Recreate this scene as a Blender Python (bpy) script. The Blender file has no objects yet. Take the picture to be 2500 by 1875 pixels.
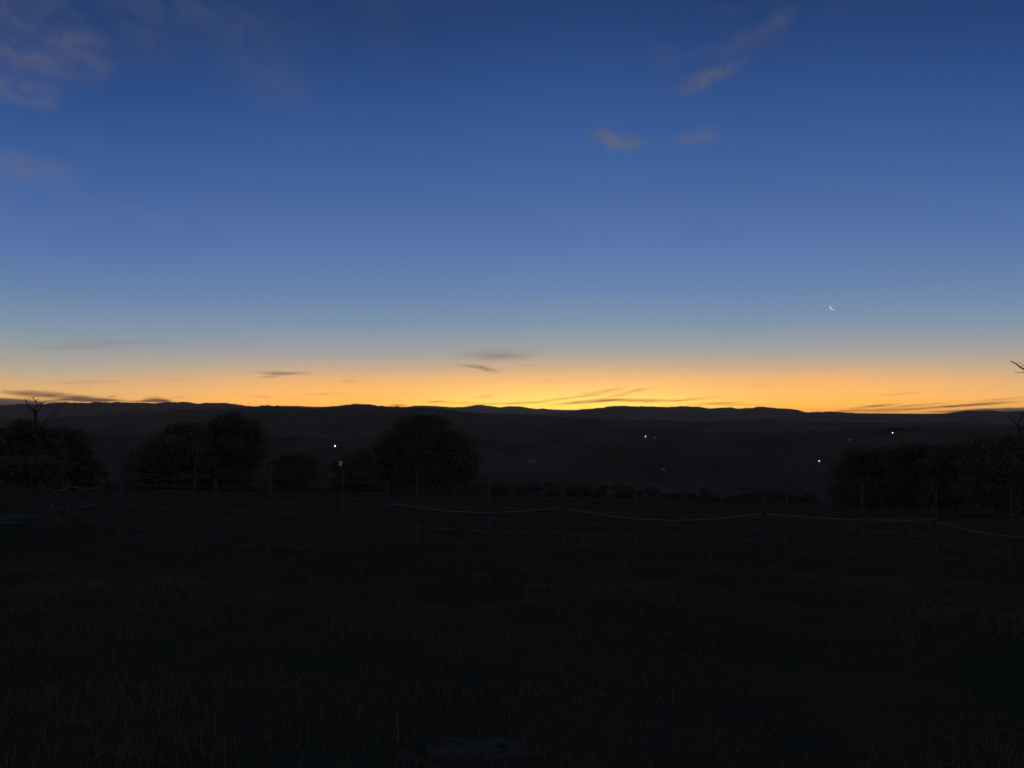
import bpy, math, random
import numpy as np
from mathutils import Vector

R = math.radians
scene = bpy.context.scene
COL = scene.collection
random.seed(7)
rng = np.random.default_rng(11)

# ------------------------------------------------------------------ camera
F = 1890.0                 # focal length in pixels of the 2500 px wide photograph
PITCH = R(3.1)
EYE = Vector((0.0, 0.0, 1.6))
cam = bpy.data.cameras.new('camera')
cam.sensor_width = 36.0
cam.lens = 36.0 * F / 2500.0
cam.clip_start = 0.05
cam.clip_end = 120000.0
cam_o = bpy.data.objects.new('camera', cam)
COL.objects.link(cam_o)
cam_o.location = EYE
cam_o.rotation_euler = (math.pi / 2 + PITCH, 0, 0)
scene.camera = cam_o

FWD = Vector((0, math.cos(PITCH), math.sin(PITCH)))
UP = Vector((0, -math.sin(PITCH), math.cos(PITCH)))


def ray(px, py):
    return Vector((1, 0, 0)) * ((px - 1250.0) / F) + UP * ((937.5 - py) / F) + FWD


def at(px, py, Y):
    d = ray(px, py)
    return EYE + d * (Y / d.y)


def azel(px, py):
    d = ray(px, py).normalized()
    return math.degrees(math.atan2(d.x, d.y)), math.degrees(math.asin(d.z))


# ------------------------------------------------------------------ render + exposure
scene.render.engine = 'CYCLES'
scene.cycles.use_denoising = True
scene.cycles.use_adaptive_sampling = True
scene.cycles.adaptive_threshold = 0.015
scene.cycles.adaptive_min_samples = 12
scene.cycles.max_bounces = 5
scene.cycles.diffuse_bounces = 3
scene.cycles.transparent_max_bounces = 6
scene.cycles.volume_bounces = 1
scene.cycles.sample_clamp_indirect = 4.0
vs = scene.view_settings
vs.view_transform = 'Standard'
vs.look = 'None'
vs.exposure = 0.0
vs.gamma = 1.0
vs.use_curve_mapping = False


def lin(c):
    out = []
    for v in c:
        v = v / 255.0
        out.append(v / 12.92 if v <= 0.04045 else ((v + 0.055) / 1.055) ** 2.4)
    return out


# ------------------------------------------------------------------ world: dusk sky with a few clouds
SUN_AZ = 4.5
world = bpy.data.worlds.new('World')
scene.world = world
world.use_nodes = True
world.cycles.sampling_method = 'MANUAL'
world.cycles.sample_map_resolution = 512
wt = world.node_tree
wt.nodes.clear()
WN, WL = wt.nodes.new, wt.links.new


def setin(node, i, v):
    if hasattr(v, 'is_linked') or hasattr(v, 'links'):
        WL(v, node.inputs[i])
    else:
        node.inputs[i].default_value = v


def M(op, a, b=None, c=None, clamp=False):
    n = WN('ShaderNodeMath')
    n.operation = op
    n.use_clamp = clamp
    setin(n, 0, a)
    if b is not None:
        setin(n, 1, b)
    if c is not None:
        setin(n, 2, c)
    return n.outputs[0]


def maprange(v, a, b, c, d, kind='SMOOTHSTEP'):
    n = WN('ShaderNodeMapRange')
    n.interpolation_type = kind
    n.clamp = True
    setin(n, 0, v)
    n.inputs[1].default_value = a
    n.inputs[2].default_value = b
    n.inputs[3].default_value = c
    n.inputs[4].default_value = d
    return n.outputs[0]


def mixc(f, a, b, blend='MIX'):
    n = WN('ShaderNodeMix')
    n.data_type = 'RGBA'
    n.blend_type = blend
    setin(n, 0, f)
    for i, v in ((6, a), (7, b)):
        if isinstance(v, (list, tuple)):
            n.inputs[i].default_value = list(v) + [1.0]
        else:
            WL(v, n.inputs[i])
    return n.outputs[2]


tc = WN('ShaderNodeTexCoord')
sep = WN('ShaderNodeSeparateXYZ')
WL(tc.outputs['Generated'], sep.inputs[0])
DEG = 180.0 / math.pi
AZ = M('MULTIPLY', M('ARCTAN2', sep.outputs[0], sep.outputs[1]), DEG)
EL = M('MULTIPLY', M('ARCSINE', sep.outputs[2]), DEG)

EL0, EL1 = 0.0, 60.0


def ramp(stops):
    n = WN('ShaderNodeValToRGB')
    cr = n.color_ramp
    cr.interpolation = 'LINEAR'
    for i, (el, c) in enumerate(stops):
        p = ((el - EL0) / (EL1 - EL0)) ** 0.5
        if i < 2:
            e = cr.elements[i]
            e.position = p
        else:
            e = cr.elements.new(p)
        e.color = [*c, 1.0]
    t = M('SQRT', M('DIVIDE', M('SUBTRACT', EL, EL0, clamp=False), EL1 - EL0, clamp=True))
    WL(t, n.inputs[0])
    return n.outputs[0]


# light lost in the haze below is given back here (the sky lies behind that air)
def air(el, c, amount=1.0):
    g = math.exp(min(0.0190 / math.sin(R(max(el, 0.4))), 0.72))
    return [v * g for v in c]


SUNSIDE = [(0.4, (255, 228, 90)), (1.5, (255, 219, 90)), (2.3, (255, 206, 106)), (3.3, (246, 186, 114)), (4.25, (207, 172, 131)),
           (5.0, (180, 164, 146)), (5.6, (161, 157, 153)), (6.7, (141, 152, 163)), (7.9, (122, 144, 167)), (10.1, (103, 131, 170)),
           (13.2, (86, 117, 168)), (16.0, (75, 106, 159)), (19.0, (63, 97, 153)), (21.8, (54, 88, 146)), (25.7, (43, 75, 130)),
           (29.4, (34, 62, 110)), (42.0, (30, 54, 98)), (60.0, (31, 53, 93))]
SIDE = [(0.4, (220, 150, 74)), (1.3, (222, 160, 84)), (1.8, (219, 165, 97)), (2.6, (208, 166, 116)), (3.5, (180, 162, 136)), (4.1, (165, 159, 146)), (4.9, (149, 154, 155)), (6.2, (127, 146, 163)),
        (8.6, (102, 130, 167)), (11.2, (84, 115, 167)), (13.6, (73, 105, 160)), (16.2, (61, 95, 152)), (18.5, (51, 86, 145)), (21.8, (40, 72, 128)), (25.0, (32, 61, 110)),
        (42.0, (27, 50, 92)), (60.0, (31, 53, 93))]
# BACK, opposite the sunset: dim earth shadow, rosy belt brightened unseen to lift ground
MID = [(0.4, (253, 178, 72)), (1.5, (253, 175, 68)), (2.2, (251, 179, 88)), (3.2, (238, 175, 107)), (4.0, (202, 168, 131)), (4.7, (178, 162, 146)), (5.3, (160, 157, 153)), (6.4, (140, 151, 163)), (7.5, (121, 143, 167)), (9.6, (103, 131, 170)),
       (12.6, (86, 117, 168)), (15.2, (75, 106, 159)), (18.0, (63, 97, 153)), (20.6, (54, 88, 146)), (24.3, (43, 75, 130)), (27.8, (34, 62, 110)), (42.0, (29, 53, 96)), (60.0, (31, 53, 93))]
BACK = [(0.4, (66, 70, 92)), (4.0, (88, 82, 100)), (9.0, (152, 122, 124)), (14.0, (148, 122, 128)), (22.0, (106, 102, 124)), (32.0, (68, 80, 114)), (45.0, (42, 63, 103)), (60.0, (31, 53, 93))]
SKYGAIN = {'low': 1.0}

c_sun = ramp([(e, air(e, lin(c))) for e, c in SUNSIDE])
c_mid = ramp([(e, air(e, lin(c))) for e, c in MID])
c_side = ramp([(e, air(e, lin(c))) for e, c in SIDE])
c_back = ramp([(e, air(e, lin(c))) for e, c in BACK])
daz = M('ABSOLUTE', M('SUBTRACT', AZ, SUN_AZ))
daz = M('MINIMUM', daz, M('SUBTRACT', 360.0, daz))
sky = mixc(maprange(daz, 1.0, 17.0, 0.0, 1.0), c_sun, c_mid)
sky = mixc(maprange(daz, 15.0, 38.0, 0.0, 1.0), sky, c_side)
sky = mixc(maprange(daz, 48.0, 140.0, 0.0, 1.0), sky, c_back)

# physically based twilight under the gradient
nish = WN('ShaderNodeTexSky')
nish.sky_type = 'NISHITA'
nish.sun_disc = False
nish.sun_elevation = R(-4.0)
nish.sun_rotation = R(SUN_AZ)
nish.altitude = 500
nish.ozone_density = 4.0
nish.dust_density = 1.0
nb = mixc(1.0, nish.outputs[0], (0.1, 0.1, 0.1), 'MULTIPLY')
sky = mixc(1.0, mixc(1.0, sky, (0.97, 0.97, 0.97), 'MULTIPLY'), nb, 'ADD')

# clouds, each at its own bearing and height; wisps are long thin ones
comb = WN('ShaderNodeCombineXYZ')
WL(AZ, comb.inputs[0])
WL(EL, comb.inputs[1])


def noise_at(vec, scale, detail, rough=0.55, dist=0.0):
    n = WN('ShaderNodeTexNoise')
    n.inputs['Scale'].default_value = scale
    n.inputs['Detail'].default_value = detail
    n.inputs['Roughness'].default_value = rough
    n.inputs['Distortion'].default_value = dist
    WL(vec, n.inputs['Vector'])
    return n


def stretch(vec, sx, sy, rot=0.0):
    n = WN('ShaderNodeMapping')
    n.inputs['Scale'].default_value = (sx, sy, 1)
    n.inputs['Rotation'].default_value = (0, 0, R(rot))
    WL(vec, n.inputs[0])
    return n.outputs[0]


def warp(vec, nvec, scale, amx, amy):
    n = noise_at(nvec, scale, 5, 0.6)
    s = WN('ShaderNodeVectorMath')
    s.operation = 'SUBTRACT'
    WL(n.outputs['Color'], s.inputs[0])
    s.inputs[1].default_value = (0.5, 0.5, 0.5)
    m = WN('ShaderNodeVectorMath')
    m.operation = 'MULTIPLY'
    WL(s.outputs[0], m.inputs[0])
    m.inputs[1].default_value = (amx, amy, 0)
    a = WN('ShaderNodeVectorMath')
    a.operation = 'ADD'
    WL(vec, a.inputs[0])
    WL(m.outputs[0], a.inputs[1])
    return a.outputs[0]


def cloud(vec, prev, c):
    n = WN('ShaderNodeMapping')
    n.vector_type = 'TEXTURE'
    n.inputs['Location'].default_value = (c['az'], c['el'], 0)
    n.inputs['Rotation'].default_value = (0, 0, R(c['rot']))
    n.inputs['Scale'].default_value = (c['w'], c['h'], 1)
    if prev is not None:
        # keeps the clouds in one chain, so that the sky stays within the renderer's node stack
        k = WN('ShaderNodeVectorMath')
        k.operation = 'MULTIPLY_ADD'
        WL(prev, k.inputs[0])
        k.inputs[1].default_value = (1e-6, 1e-6, 1e-6)
        WL(vec, k.inputs[2])
        vec = k.outputs[0]
    WL(vec, n.inputs[0])
    g = WN('ShaderNodeTexGradient')
    g.gradient_type = c['kind']
    WL(n.outputs[0], g.inputs[0])
    return M('MULTIPLY_ADD', g.outputs['Fac'], c['op'], prev if prev is not None else 0.0)


def spec(px, py, wpx, hpx, rot, op, kind):
    a0, e0 = azel(px, py)
    a1, _ = azel(px + wpx * 0.5, py)
    a2, _ = azel(px - wpx * 0.5, py)
    _, e1 = azel(px, py - hpx * 0.5)
    _, e2 = azel(px, py + hpx * 0.5)
    return dict(az=a0, el=e0, w=(a1 - a2) * 0.62, h=max((e1 - e2) * 0.62, 0.02), rot=rot, op=op, kind=kind)


# px, py, width, height, tilt (degrees, + rises to the right), opacity
LOW = [
    # left, above the ridge
    (70, 958, 170, 13, 0, 0.75), (130, 966, 210, 13, 0, 0.95), (200, 974, 190, 13, 0, 0.9),
    (40, 980, 260, 16, -1, 1.5), (10, 984, 200, 14, 0, 1.5), (240, 978, 200, 9, -1, 0.9), (380, 976, 66, 15, 0, 1.0), (350, 979, 50, 7, 0, 0.7), (402, 979, 60, 8, 0, 0.8),
    (274, 968, 24, 5, 0, 0.6), (440, 969, 40, 5, -6, 0.4), (215, 933, 210, 10, 1, 0.22), (215, 941, 24, 4, 0, 0.35),
    (180, 848, 250, 14, 3, 0.35), (300, 835, 330, 18, 3, 0.28), (545, 830, 160, 9, -6, 0.22), (440, 929, 140, 6, 0, 0.12),
    (690, 910, 150, 10, 0, 0.55), (690, 913, 110, 8, 0, 0.35), (660, 920, 70, 9, 6, 0.45), (640, 969, 70, 5, -6, 0.4), (790, 961, 120, 5, 3, 0.3),
    (848, 931, 40, 9, 0, 0.3), (990, 963, 60, 4, -4, 0.25), (850, 987, 50, 4, 5, 0.5), (970, 989, 50, 6, 0, 0.7),
    # centre
    (1210, 866, 190, 30, 2, 0.5), (1240, 872, 130, 18, 0, 0.3), (1150, 895, 100, 8, -8, 0.55), (1185, 899, 80, 13, -14, 0.6), (1205, 903, 50, 6, 8, 0.35), (1290, 893, 50, 4, 3, 0.2), (1060, 907, 60, 6, 0, 0.14),
    (1062, 980, 46, 4, 2, 1.0), (1090, 979, 34, 3, 2, 0.5), (1185, 968, 60, 6, 6, 0.35), (1120, 983, 130, 6, 0, 0.35), (1200, 986, 130, 6, 2, 0.4),
    (1270, 983, 90, 7, 4, 0.5), (1340, 978, 120, 8, 8, 0.6), (1400, 983, 170, 9, 5, 0.6), (1470, 979, 130, 8, 6, 0.6), (1545, 977, 170, 9, 0, 0.6),
    (1480, 953, 130, 5, 8, 0.45), (1450, 963, 150, 7, 9, 0.5), (1560, 952, 130, 5, 9, 0.4), (1500, 966, 160, 6, 10, 0.45), (1620, 979, 130, 7, 2, 0.55), (1700, 974, 120, 7, 5, 0.45),
    (1750, 985, 150, 7, 3, 0.55), (1820, 988, 130, 6, 0, 0.5), (1340, 931, 60, 14, 0, 0.15),
    # right
    (1860, 941, 90, 5, 2, 0.3), (1785, 943, 40, 4, 2, 0.2), (2200, 962, 130, 4, 4, 0.35), (2130, 992, 120, 7, 6, 0.8), (2230, 990, 180, 8, 5, 0.5), (2120, 1002, 190, 7, 3, 0.55),
    (2260, 997, 280, 8, 4, 0.65), (2390, 987, 260, 9, 4, 0.6), (2330, 1004, 260, 7, 3, 0.6), (2440, 975, 180, 7, 5, 0.3), (2480, 1008, 330, 26, 2, 1.9), (2400, 1011, 260, 14, 2, 1.5), (2060, 1003, 120, 5, 4, 0.4)]
HIGH = [
    (60, 60, 360, 200, 0, 0.56), (130, 140, 300, 110, 8, 0.42), (190, 120, 120, 70, 0, 0.25), (40, 222, 200, 50, 0, 0.85), (70, 410, 200, 60, 0, 0.62), (160, 470, 110, 40, -10, 0.3), (230, 360, 170, 50, 0, 0.12),
    (300, 510, 130, 26, -8, 0.3), (390, 540, 130, 34, -14, 0.25), (20, 535, 90, 40, 0, 0.26), (370, 90, 150, 110, 0, 0.34), (600, 150, 280, 120, -25, 0.3), (650, 60, 260, 110, 0, 0.25), (680, 190, 120, 80, -20, 0.2),
    (930, 40, 160, 130, -40, 0.22), (480, 20, 300, 60, 0, 0.2), (1090, 10, 140, 40, 0, 0.14), (320, 0, 300, 70, 0, 0.3),
    (1740, 186, 140, 38, 18, 1.1), (1790, 168, 60, 18, 18, 0.4), (1695, 200, 50, 30, 0, 0.4), (1505, 341, 120, 34, -8, 1.1), (1470, 333, 50, 20, 0, 0.35), (1710, 330, 90, 44, 0, 0.55), (1690, 342, 150, 26, 0, 0.35),
    (1900, 55, 110, 60, 45, 0.4), (1840, 90, 150, 40, 22, 0.32), (1740, 125, 220, 40, 12, 0.3), (1620, 135, 60, 36, 0, 0.28), (1505, 135, 60, 26, 0, 0.2), (1770, 28, 80, 34, 0, 0.24), (1650, 210, 160, 40, 0, 0.1), (2040, 20, 120, 40, 10, 0.1)]

LOW = [spec(*c[:5], c[5] * 1.35, 'SPHERICAL') for c in LOW]
HIGH = [spec(c[0], c[1], c[2] * 1.3, c[3] * 1.35, c[4], c[5] * 1.02, 'SPHERICAL') for c in HIGH]
CV = comb.outputs[0]

# thin stray cloud over the whole sky
stray = noise_at(stretch(CV, 0.035, 0.07, 20), 1.2, 4, 0.6, 0.4)
ds = M('MULTIPLY', maprange(stray.outputs[0], 0.55, 0.8, 0.0, 0.2), maprange(EL, 6.0, 14.0, 0.0, 1.0))


def high_part(col, items):
    # soft mauve grey cloud high up
    vec = warp(CV, CV, 0.55, 1.3, 1.2)
    d = None
    for c in items:
        d = cloud(vec, d, c)
    nh = noise_at(stretch(CV, 0.34, 0.5, 15), 1.5, 6, 0.66, 0.6)
    d = M('MULTIPLY', d, maprange(nh.outputs[0], 0.30, 0.68, 0.2, 1.0), clamp=True)
    tone = mixc(maprange(EL, 12.0, 29.0, 0.0, 1.0), lin((112, 115, 140)), lin((75, 82, 110)))
    return mixc(d, col, tone)


def low_part(col, items):
    # dim streaks against the glow
    vec = warp(CV, stretch(CV, 0.34, 1.7), 1.0, 1.0, 0.14)
    d = None
    for c in items:
        d = cloud(vec, d, c)
    nl = noise_at(stretch(CV, 0.22, 2.6, -4), 1.6, 5, 0.6, 0.5)
    d = M('MULTIPLY', d, maprange(nl.outputs[0], 0.34, 0.60, 0.5, 1.0), clamp=True)
    tone = mixc(maprange(EL, 0.8, 6.0, 0.0, 1.0), lin((132, 96, 66)), lin((136, 134, 132)))
    near_sun = mixc(maprange(EL, 1.5, 5.0, 0.0, 1.0), lin((214, 134, 56)), lin((146, 136, 126)))
    tone = mixc(maprange(daz, 8.0, 24.0, 0.0, 1.0), near_sun, tone)
    bank = mixc(maprange(daz, 14.0, 30.0, 0.0, 1.0), lin((186, 104, 54)), lin((62, 64, 72)))
    tone = mixc(maprange(EL, 1.25, 1.8, 1.0, 0.0), tone, bank)
    return mixc(d, col, tone)


def background(col):
    b = WN('ShaderNodeBackground')
    WL(col, b.inputs[0])
    b.inputs[1].default_value = 1.0
    return b.outputs[0]


base_tone = mixc(maprange(EL, 12.0, 29.0, 0.0, 1.0), lin((112, 115, 140)), lin((75, 82, 110)))
sky = mixc(ds, sky, base_tone)
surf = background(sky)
# each stretch of sky holds only its own clouds (keeps the sky quick to evaluate)
SECT = [(-46, -22, 0.3, 8.6), (-22, -10, 0.3, 8.6), (-10, 0, 0.3, 8.6), (0, 8, 0.3, 8.6), (8, 22, 0.3, 8.6), (22, 46, 0.3, 8.6),
        (-46, -22, 8.6, 36), (-22, -2, 8.6, 36), (2, 28, 8.6, 36)]
for a0, a1, e0, e1 in SECT:
    low = e0 < 5
    mx, my = (1.2, 0.2) if low else (1.6, 1.4)
    items = [c for c in (LOW if low else HIGH) if c['az'] + c['w'] + mx > a0 and c['az'] - c['w'] - mx < a1]
    inside = M('MULTIPLY', M('MULTIPLY', M('GREATER_THAN', AZ, a0), M('LESS_THAN', AZ, a1)), M('MULTIPLY', M('GREATER_THAN', EL, e0), M('LESS_THAN', EL, e1)))
    ms = WN('ShaderNodeMixShader')
    WL(inside, ms.inputs[0])
    WL(surf, ms.inputs[1])
    WL(background((low_part if low else high_part)(sky, items)), ms.inputs[2])
    surf = ms.outputs[0]
wo = WN('ShaderNodeOutputWorld')
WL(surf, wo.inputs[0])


# ------------------------------------------------------------------ helpers
def tag(o, label=None, cat=None, group=None, kind=None):
    if label:
        o['label'] = label
    if cat:
        o['category'] = cat
    if group:
        o['group'] = group
    if kind:
        o['kind'] = kind
    return o


def link(name, me, mat, parent=None):
    o = bpy.data.objects.new(name, me)
    COL.objects.link(o)
    if mat and not me.materials:
        me.materials.append(mat)
    if parent:
        o.parent = parent
    return o


def empty(name, loc):
    o = bpy.data.objects.new(name, None)
    o.empty_display_size = 0.2
    COL.objects.link(o)
    o.location = loc
    return o


def mesh_np(name, verts, faces, smooth=False):
    """verts (n,3) float array, faces (m,k) int array of equal-sized faces"""
    me = bpy.data.meshes.new(name)
    verts = np.asarray(verts, np.float32)
    faces = np.asarray(faces, np.int32)
    m, k = faces.shape
    me.vertices.add(len(verts))
    me.vertices.foreach_set('co', verts.ravel())
    me.loops.add(m * k)
    me.loops.foreach_set('vertex_index', faces.ravel())
    me.polygons.add(m)
    me.polygons.foreach_set('loop_start', np.arange(0, m * k, k, dtype=np.int32))
    me.polygons.foreach_set('loop_total', np.full(m, k, np.int32))
    me.polygons.foreach_set('use_smooth', np.full(m, smooth, bool))
    me.update(calc_edges=True)
    return me


class MB:
    def __init__(self):
        self.v, self.f = [], []

    def tube(self, pts, rad, n=7, cap=True):
        pts = [Vector(p) for p in pts]
        base = len(self.v)
        for i, p in enumerate(pts):
            d = (pts[min(i + 1, len(pts) - 1)] - pts[max(i - 1, 0)]).normalized()
            a = d.cross(Vector((0, 0, 1)) if abs(d.z) < 0.9 else Vector((1, 0, 0))).normalized()
            b = d.cross(a)
            r = rad[i] if isinstance(rad, (list, tuple)) else rad
            for k in range(n):
                t = 2 * math.pi * k / n
                self.v.append(p + (a * math.cos(t) + b * math.sin(t)) * r)
        for i in range(len(pts) - 1):
            for k in range(n):
                k2 = (k + 1) % n
                q = base + i * n
                self.f.append((q + k, q + k2, q + n + k2, q + n + k))
        if cap:
            self.f.append(tuple(base + k for k in reversed(range(n))))
            self.f.append(tuple(base + (len(pts) - 1) * n + k for k in range(n)))
        return self

    def prism(self, prof, z0, z1, origin=(0, 0, 0), lean=(0, 0)):
        o = Vector(origin)
        base = len(self.v)
        for z in (z0, z1):
            for x, y in prof:
                self.v.append(o + Vector((x + lean[0] * z, y + lean[1] * z, z)))
        n = len(prof)
        for k in range(n):
            k2 = (k + 1) % n
            self.f.append((base + k, base + k2, base + n + k2, base + n + k))
        self.f.append(tuple(base + k for k in reversed(range(n))))
        self.f.append(tuple(base + n + k for k in range(n)))
        return self

    def box(self, c, s):
        c = Vector(c)
        base = len(self.v)
        for dz in (-1, 1):
            for dx, dy in ((-1, -1), (1, -1), (1, 1), (-1, 1)):
                self.v.append(c + Vector((dx * s[0] / 2, dy * s[1] / 2, dz * s[2] / 2)))
        for f in ((3, 2, 1, 0), (4, 5, 6, 7), (0, 1, 5, 4), (1, 2, 6, 5), (2, 3, 7, 6), (3, 0, 4, 7)):
            self.f.append(tuple(base + i for i in f))
        return self

    def build(self, name, mat, parent=None, smooth=False, origin=None):
        me = bpy.data.meshes.new(name)
        off = Vector(origin) if origin is not None else Vector()
        if parent is not None and origin is None:
            off = parent.location
        me.from_pydata([tuple(Vector(v) - off) for v in self.v], [], self.f)
        if smooth:
            me.polygons.foreach_set('use_smooth', [True] * len(me.polygons))
        me.update()
        o = link(name, me, mat, parent)
        if parent is None:
            o.location = off
        return o


def material(name, base, rough=0.9, vary=None, scale=4.0, bump=0.0, bscale=30.0, detail=6, spec=0.25, metal=0.0, emit=None):
    m = bpy.data.materials.new(name)
    m.use_nodes = True
    nt = m.node_tree
    b = nt.nodes['Principled BSDF']
    b.inputs['Roughness'].default_value = rough
    b.inputs['Specular IOR Level'].default_value = spec
    b.inputs['Metallic'].default_value = metal
    b.inputs['Base Color'].default_value = (*base, 1)
    t = nt.nodes.new('ShaderNodeTexCoord')
    if vary is not None:
        n = nt.nodes.new('ShaderNodeTexNoise')
        n.inputs['Scale'].default_value = scale
        n.inputs['Detail'].default_value = detail
        n.inputs['Roughness'].default_value = 0.6
        nt.links.new(t.outputs['Object'], n.inputs['Vector'])
        r = nt.nodes.new('ShaderNodeValToRGB')
        r.color_ramp.elements[0].position = 0.36
        r.color_ramp.elements[1].position = 0.64
        r.color_ramp.elements[0].color = (*base, 1)
        r.color_ramp.elements[1].color = (*vary, 1)
        nt.links.new(n.outputs[0], r.inputs[0])
        nt.links.new(r.outputs[0], b.inputs['Base Color'])
    if bump:
        n2 = nt.nodes.new('ShaderNodeTexNoise')
        n2.inputs['Scale'].default_value = bscale
        n2.inputs['Detail'].default_value = 5
        nt.links.new(t.outputs['Object'], n2.inputs['Vector'])
        bp = nt.nodes.new('ShaderNodeBump')
        bp.inputs['Strength'].default_value = bump
        bp.inputs['Distance'].default_value = 1.0 / bscale
        nt.links.new(n2.outputs[0], bp.inputs['Height'])
        nt.links.new(bp.outputs[0], b.inputs['Normal'])
    if emit:
        b.inputs['Emission Color'].default_value = (*emit[0], 1)
        b.inputs['Emission Strength'].default_value = emit[1]
    return m


MAT = dict(
    soil=material('soil', (0.050, 0.048, 0.025), 1.0, (0.070, 0.058, 0.030), 0.5, 0.6, 14.0, spec=0.0),
    grass=material('grass', (0.082, 0.098, 0.044), 0.9, (0.146, 0.111, 0.050), 0.24, 0, 10, 3, spec=0.05),
    straw=material('straw', (0.17, 0.15, 0.10), 0.9, (0.22, 0.20, 0.14), 3.0),
    path=material('path_dirt', (0.095, 0.09, 0.054), 1.0, (0.055, 0.054, 0.03), 0.9, 0.5, 12.0, spec=0.0),
    hill=material('hill_bush', (0.040, 0.037, 0.020), 1.0, (0.095, 0.080, 0.042), 0.005, 0.0, spec=0.0),
    leaf=material('gum_leaf', (0.094, 0.106, 0.062), 0.9, (0.108, 0.118, 0.068), 0.7, spec=0.1),
    leaf2=material('bush_leaf', (0.092, 0.106, 0.060), 0.9, (0.106, 0.118, 0.066), 0.8, spec=0.1),
    bark=material('bark', (0.07, 0.055, 0.045), 0.95, (0.13, 0.11, 0.09), 2.0, 0.6, 12.0),
    deadwood=material('dead_wood', (0.045, 0.040, 0.030), 1.0, (0.075, 0.066, 0.05), 3.0, 0.5, 18.0, spec=0.0),
    post=material('post_wood', (0.050, 0.053, 0.046), 0.95, (0.070, 0.072, 0.062), 6.0, 0.6, 30.0, spec=0.1),
    steel=material('galvanised_steel', (0.088, 0.088, 0.072), 0.7, (0.062, 0.060, 0.048), 9.0, spec=0.2),
    wire=material('fence_wire', (0.16, 0.15, 0.115), 0.8, (0.09, 0.085, 0.065), 5.0, spec=0.2),
    rope=material('pale_rope', (0.25, 0.235, 0.19), 0.9, (0.18, 0.165, 0.13), 8.0),
    tape=material('white_tape', (0.26, 0.25, 0.22), 0.8, (0.2, 0.19, 0.17), 8.0),
    rock=material('granite', (0.060, 0.053, 0.038), 1.0, (0.115, 0.102, 0.076), 9.0, 0.8, 26.0, spec=0.0),
    paint=material('pale_paint', (0.82, 0.82, 0.80), 0.6, (0.72, 0.71, 0.68), 4.0),
    rust=material('rusty_iron', (0.066, 0.054, 0.040), 0.9, (0.052, 0.042, 0.032), 3.0, 0.3, 10.0),
    roof=material('pale_iron_roof', (0.26, 0.25, 0.22), 0.7, (0.2, 0.19, 0.17), 0.4, spec=0.2),
    wall=material('shed_wall', (0.16, 0.15, 0.14), 0.8, (0.12, 0.11, 0.10), 0.5),
    lamp=material('lit_lamp', (0.9, 0.9, 0.85), 0.5, emit=((1.0, 0.97, 0.9), 30.0)),
    moon=material('sunlit_moon', (0.3, 0.3, 0.3), 1.0, emit=((0.86, 0.95, 1.0), 2.6)),
)


# ------------------------------------------------------------------ ground
def vnoise(x, y, s, seed=0):
    """smooth value noise, numpy"""
    x = np.asarray(x, float) / s + seed * 17.31
    y = np.asarray(y, float) / s + seed * 9.77
    xi, yi = np.floor(x), np.floor(y)
    fx, fy = x - xi, y - yi
    fx = fx * fx * (3 - 2 * fx)
    fy = fy * fy * (3 - 2 * fy)

    def h(a, b):
        v = np.sin(a * 127.1 + b * 311.7 + seed * 74.7) * 43758.5453
        return v - np.floor(v)
    return (h(xi, yi) * (1 - fx) * (1 - fy) + h(xi + 1, yi) * fx * (1 - fy) + h(xi, yi + 1) * (1 - fx) * fy + h(xi + 1, yi + 1) * fx * fy) * 2 - 1


def gz(x, y):
    x = np.asarray(x, float)
    y = np.asarray(y, float)
    r = np.hypot(x, y)
    near = -0.0725 * np.clip(y, -60, 104) - 0.03 * np.clip(x, -70, 70)
    t = np.clip((y - 104) / 520.0, 0, 1)
    s = t * t * (3 - 2 * t)
    z = near * (1 - s) + s * (-84.0)
    z = np.where(y > 104, z - 0.0725 * np.clip(y - 104, 0, 60) * (1 - s), z)
    b = 0.045 * vnoise(x, y, 0.75, 6) * np.clip(1.5 - r / 20, 0, 1) + 0.06 * vnoise(x, y, 1.4, 1) + 0.10 * vnoise(x, y, 3.1, 2) + 0.22 * vnoise(x, y, 11, 3) * np.clip(r / 14, 0, 1)
    b = b * np.clip(1.25 - np.abs(r - 15.3) / 60.0, 0.25, 1)
    far = np.clip((r - 150) / 500.0, 0, 1)
    b = b + far * (5 * vnoise(x, y, 170, 4) + 9 * vnoise(x, y, 520, 5))
    return z + b


def gpt(x, y, dz=0.0):
    return Vector((x, y, float(gz(x, y)) + dz))


def ground_hit(px, py):
    d = ray(px, py)
    t = 1.0
    while t < 4000:
        p = EYE + d * t
        if p.z < float(gz(p.x, p.y)):
            return p
        t *= 1.01
    return None


NA = 420
rr = np.concatenate([[0.0], np.geomspace(0.6, 17500, 320)])
aa = np.linspace(0, 2 * math.pi, NA, endpoint=False)
# finer towards the view
aa = aa + 0.55 * np.sin(aa) * -1.0
X = rr[:, None] * np.sin(aa)[None, :]
Y = rr[:, None] * np.cos(aa)[None, :]
V = np.stack([X, Y, gz(X, Y)], -1).reshape(-1, 3)
nr = len(rr)
ii, kk = np.meshgrid(np.arange(nr - 1), np.arange(NA), indexing='ij')
k2 = (kk + 1) % NA
Fq = np.stack([ii * NA + kk, (ii + 1) * NA + kk, (ii + 1) * NA + k2, ii * NA + k2], -1).reshape(-1, 4)
Fq = Fq[:, ::-1]
ground = link('ground', mesh_np('ground', V, Fq, True), MAT['soil'])
tag(ground, 'dark grassy paddock sloping down from the viewer to the valley', 'ground', kind='structure')


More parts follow.
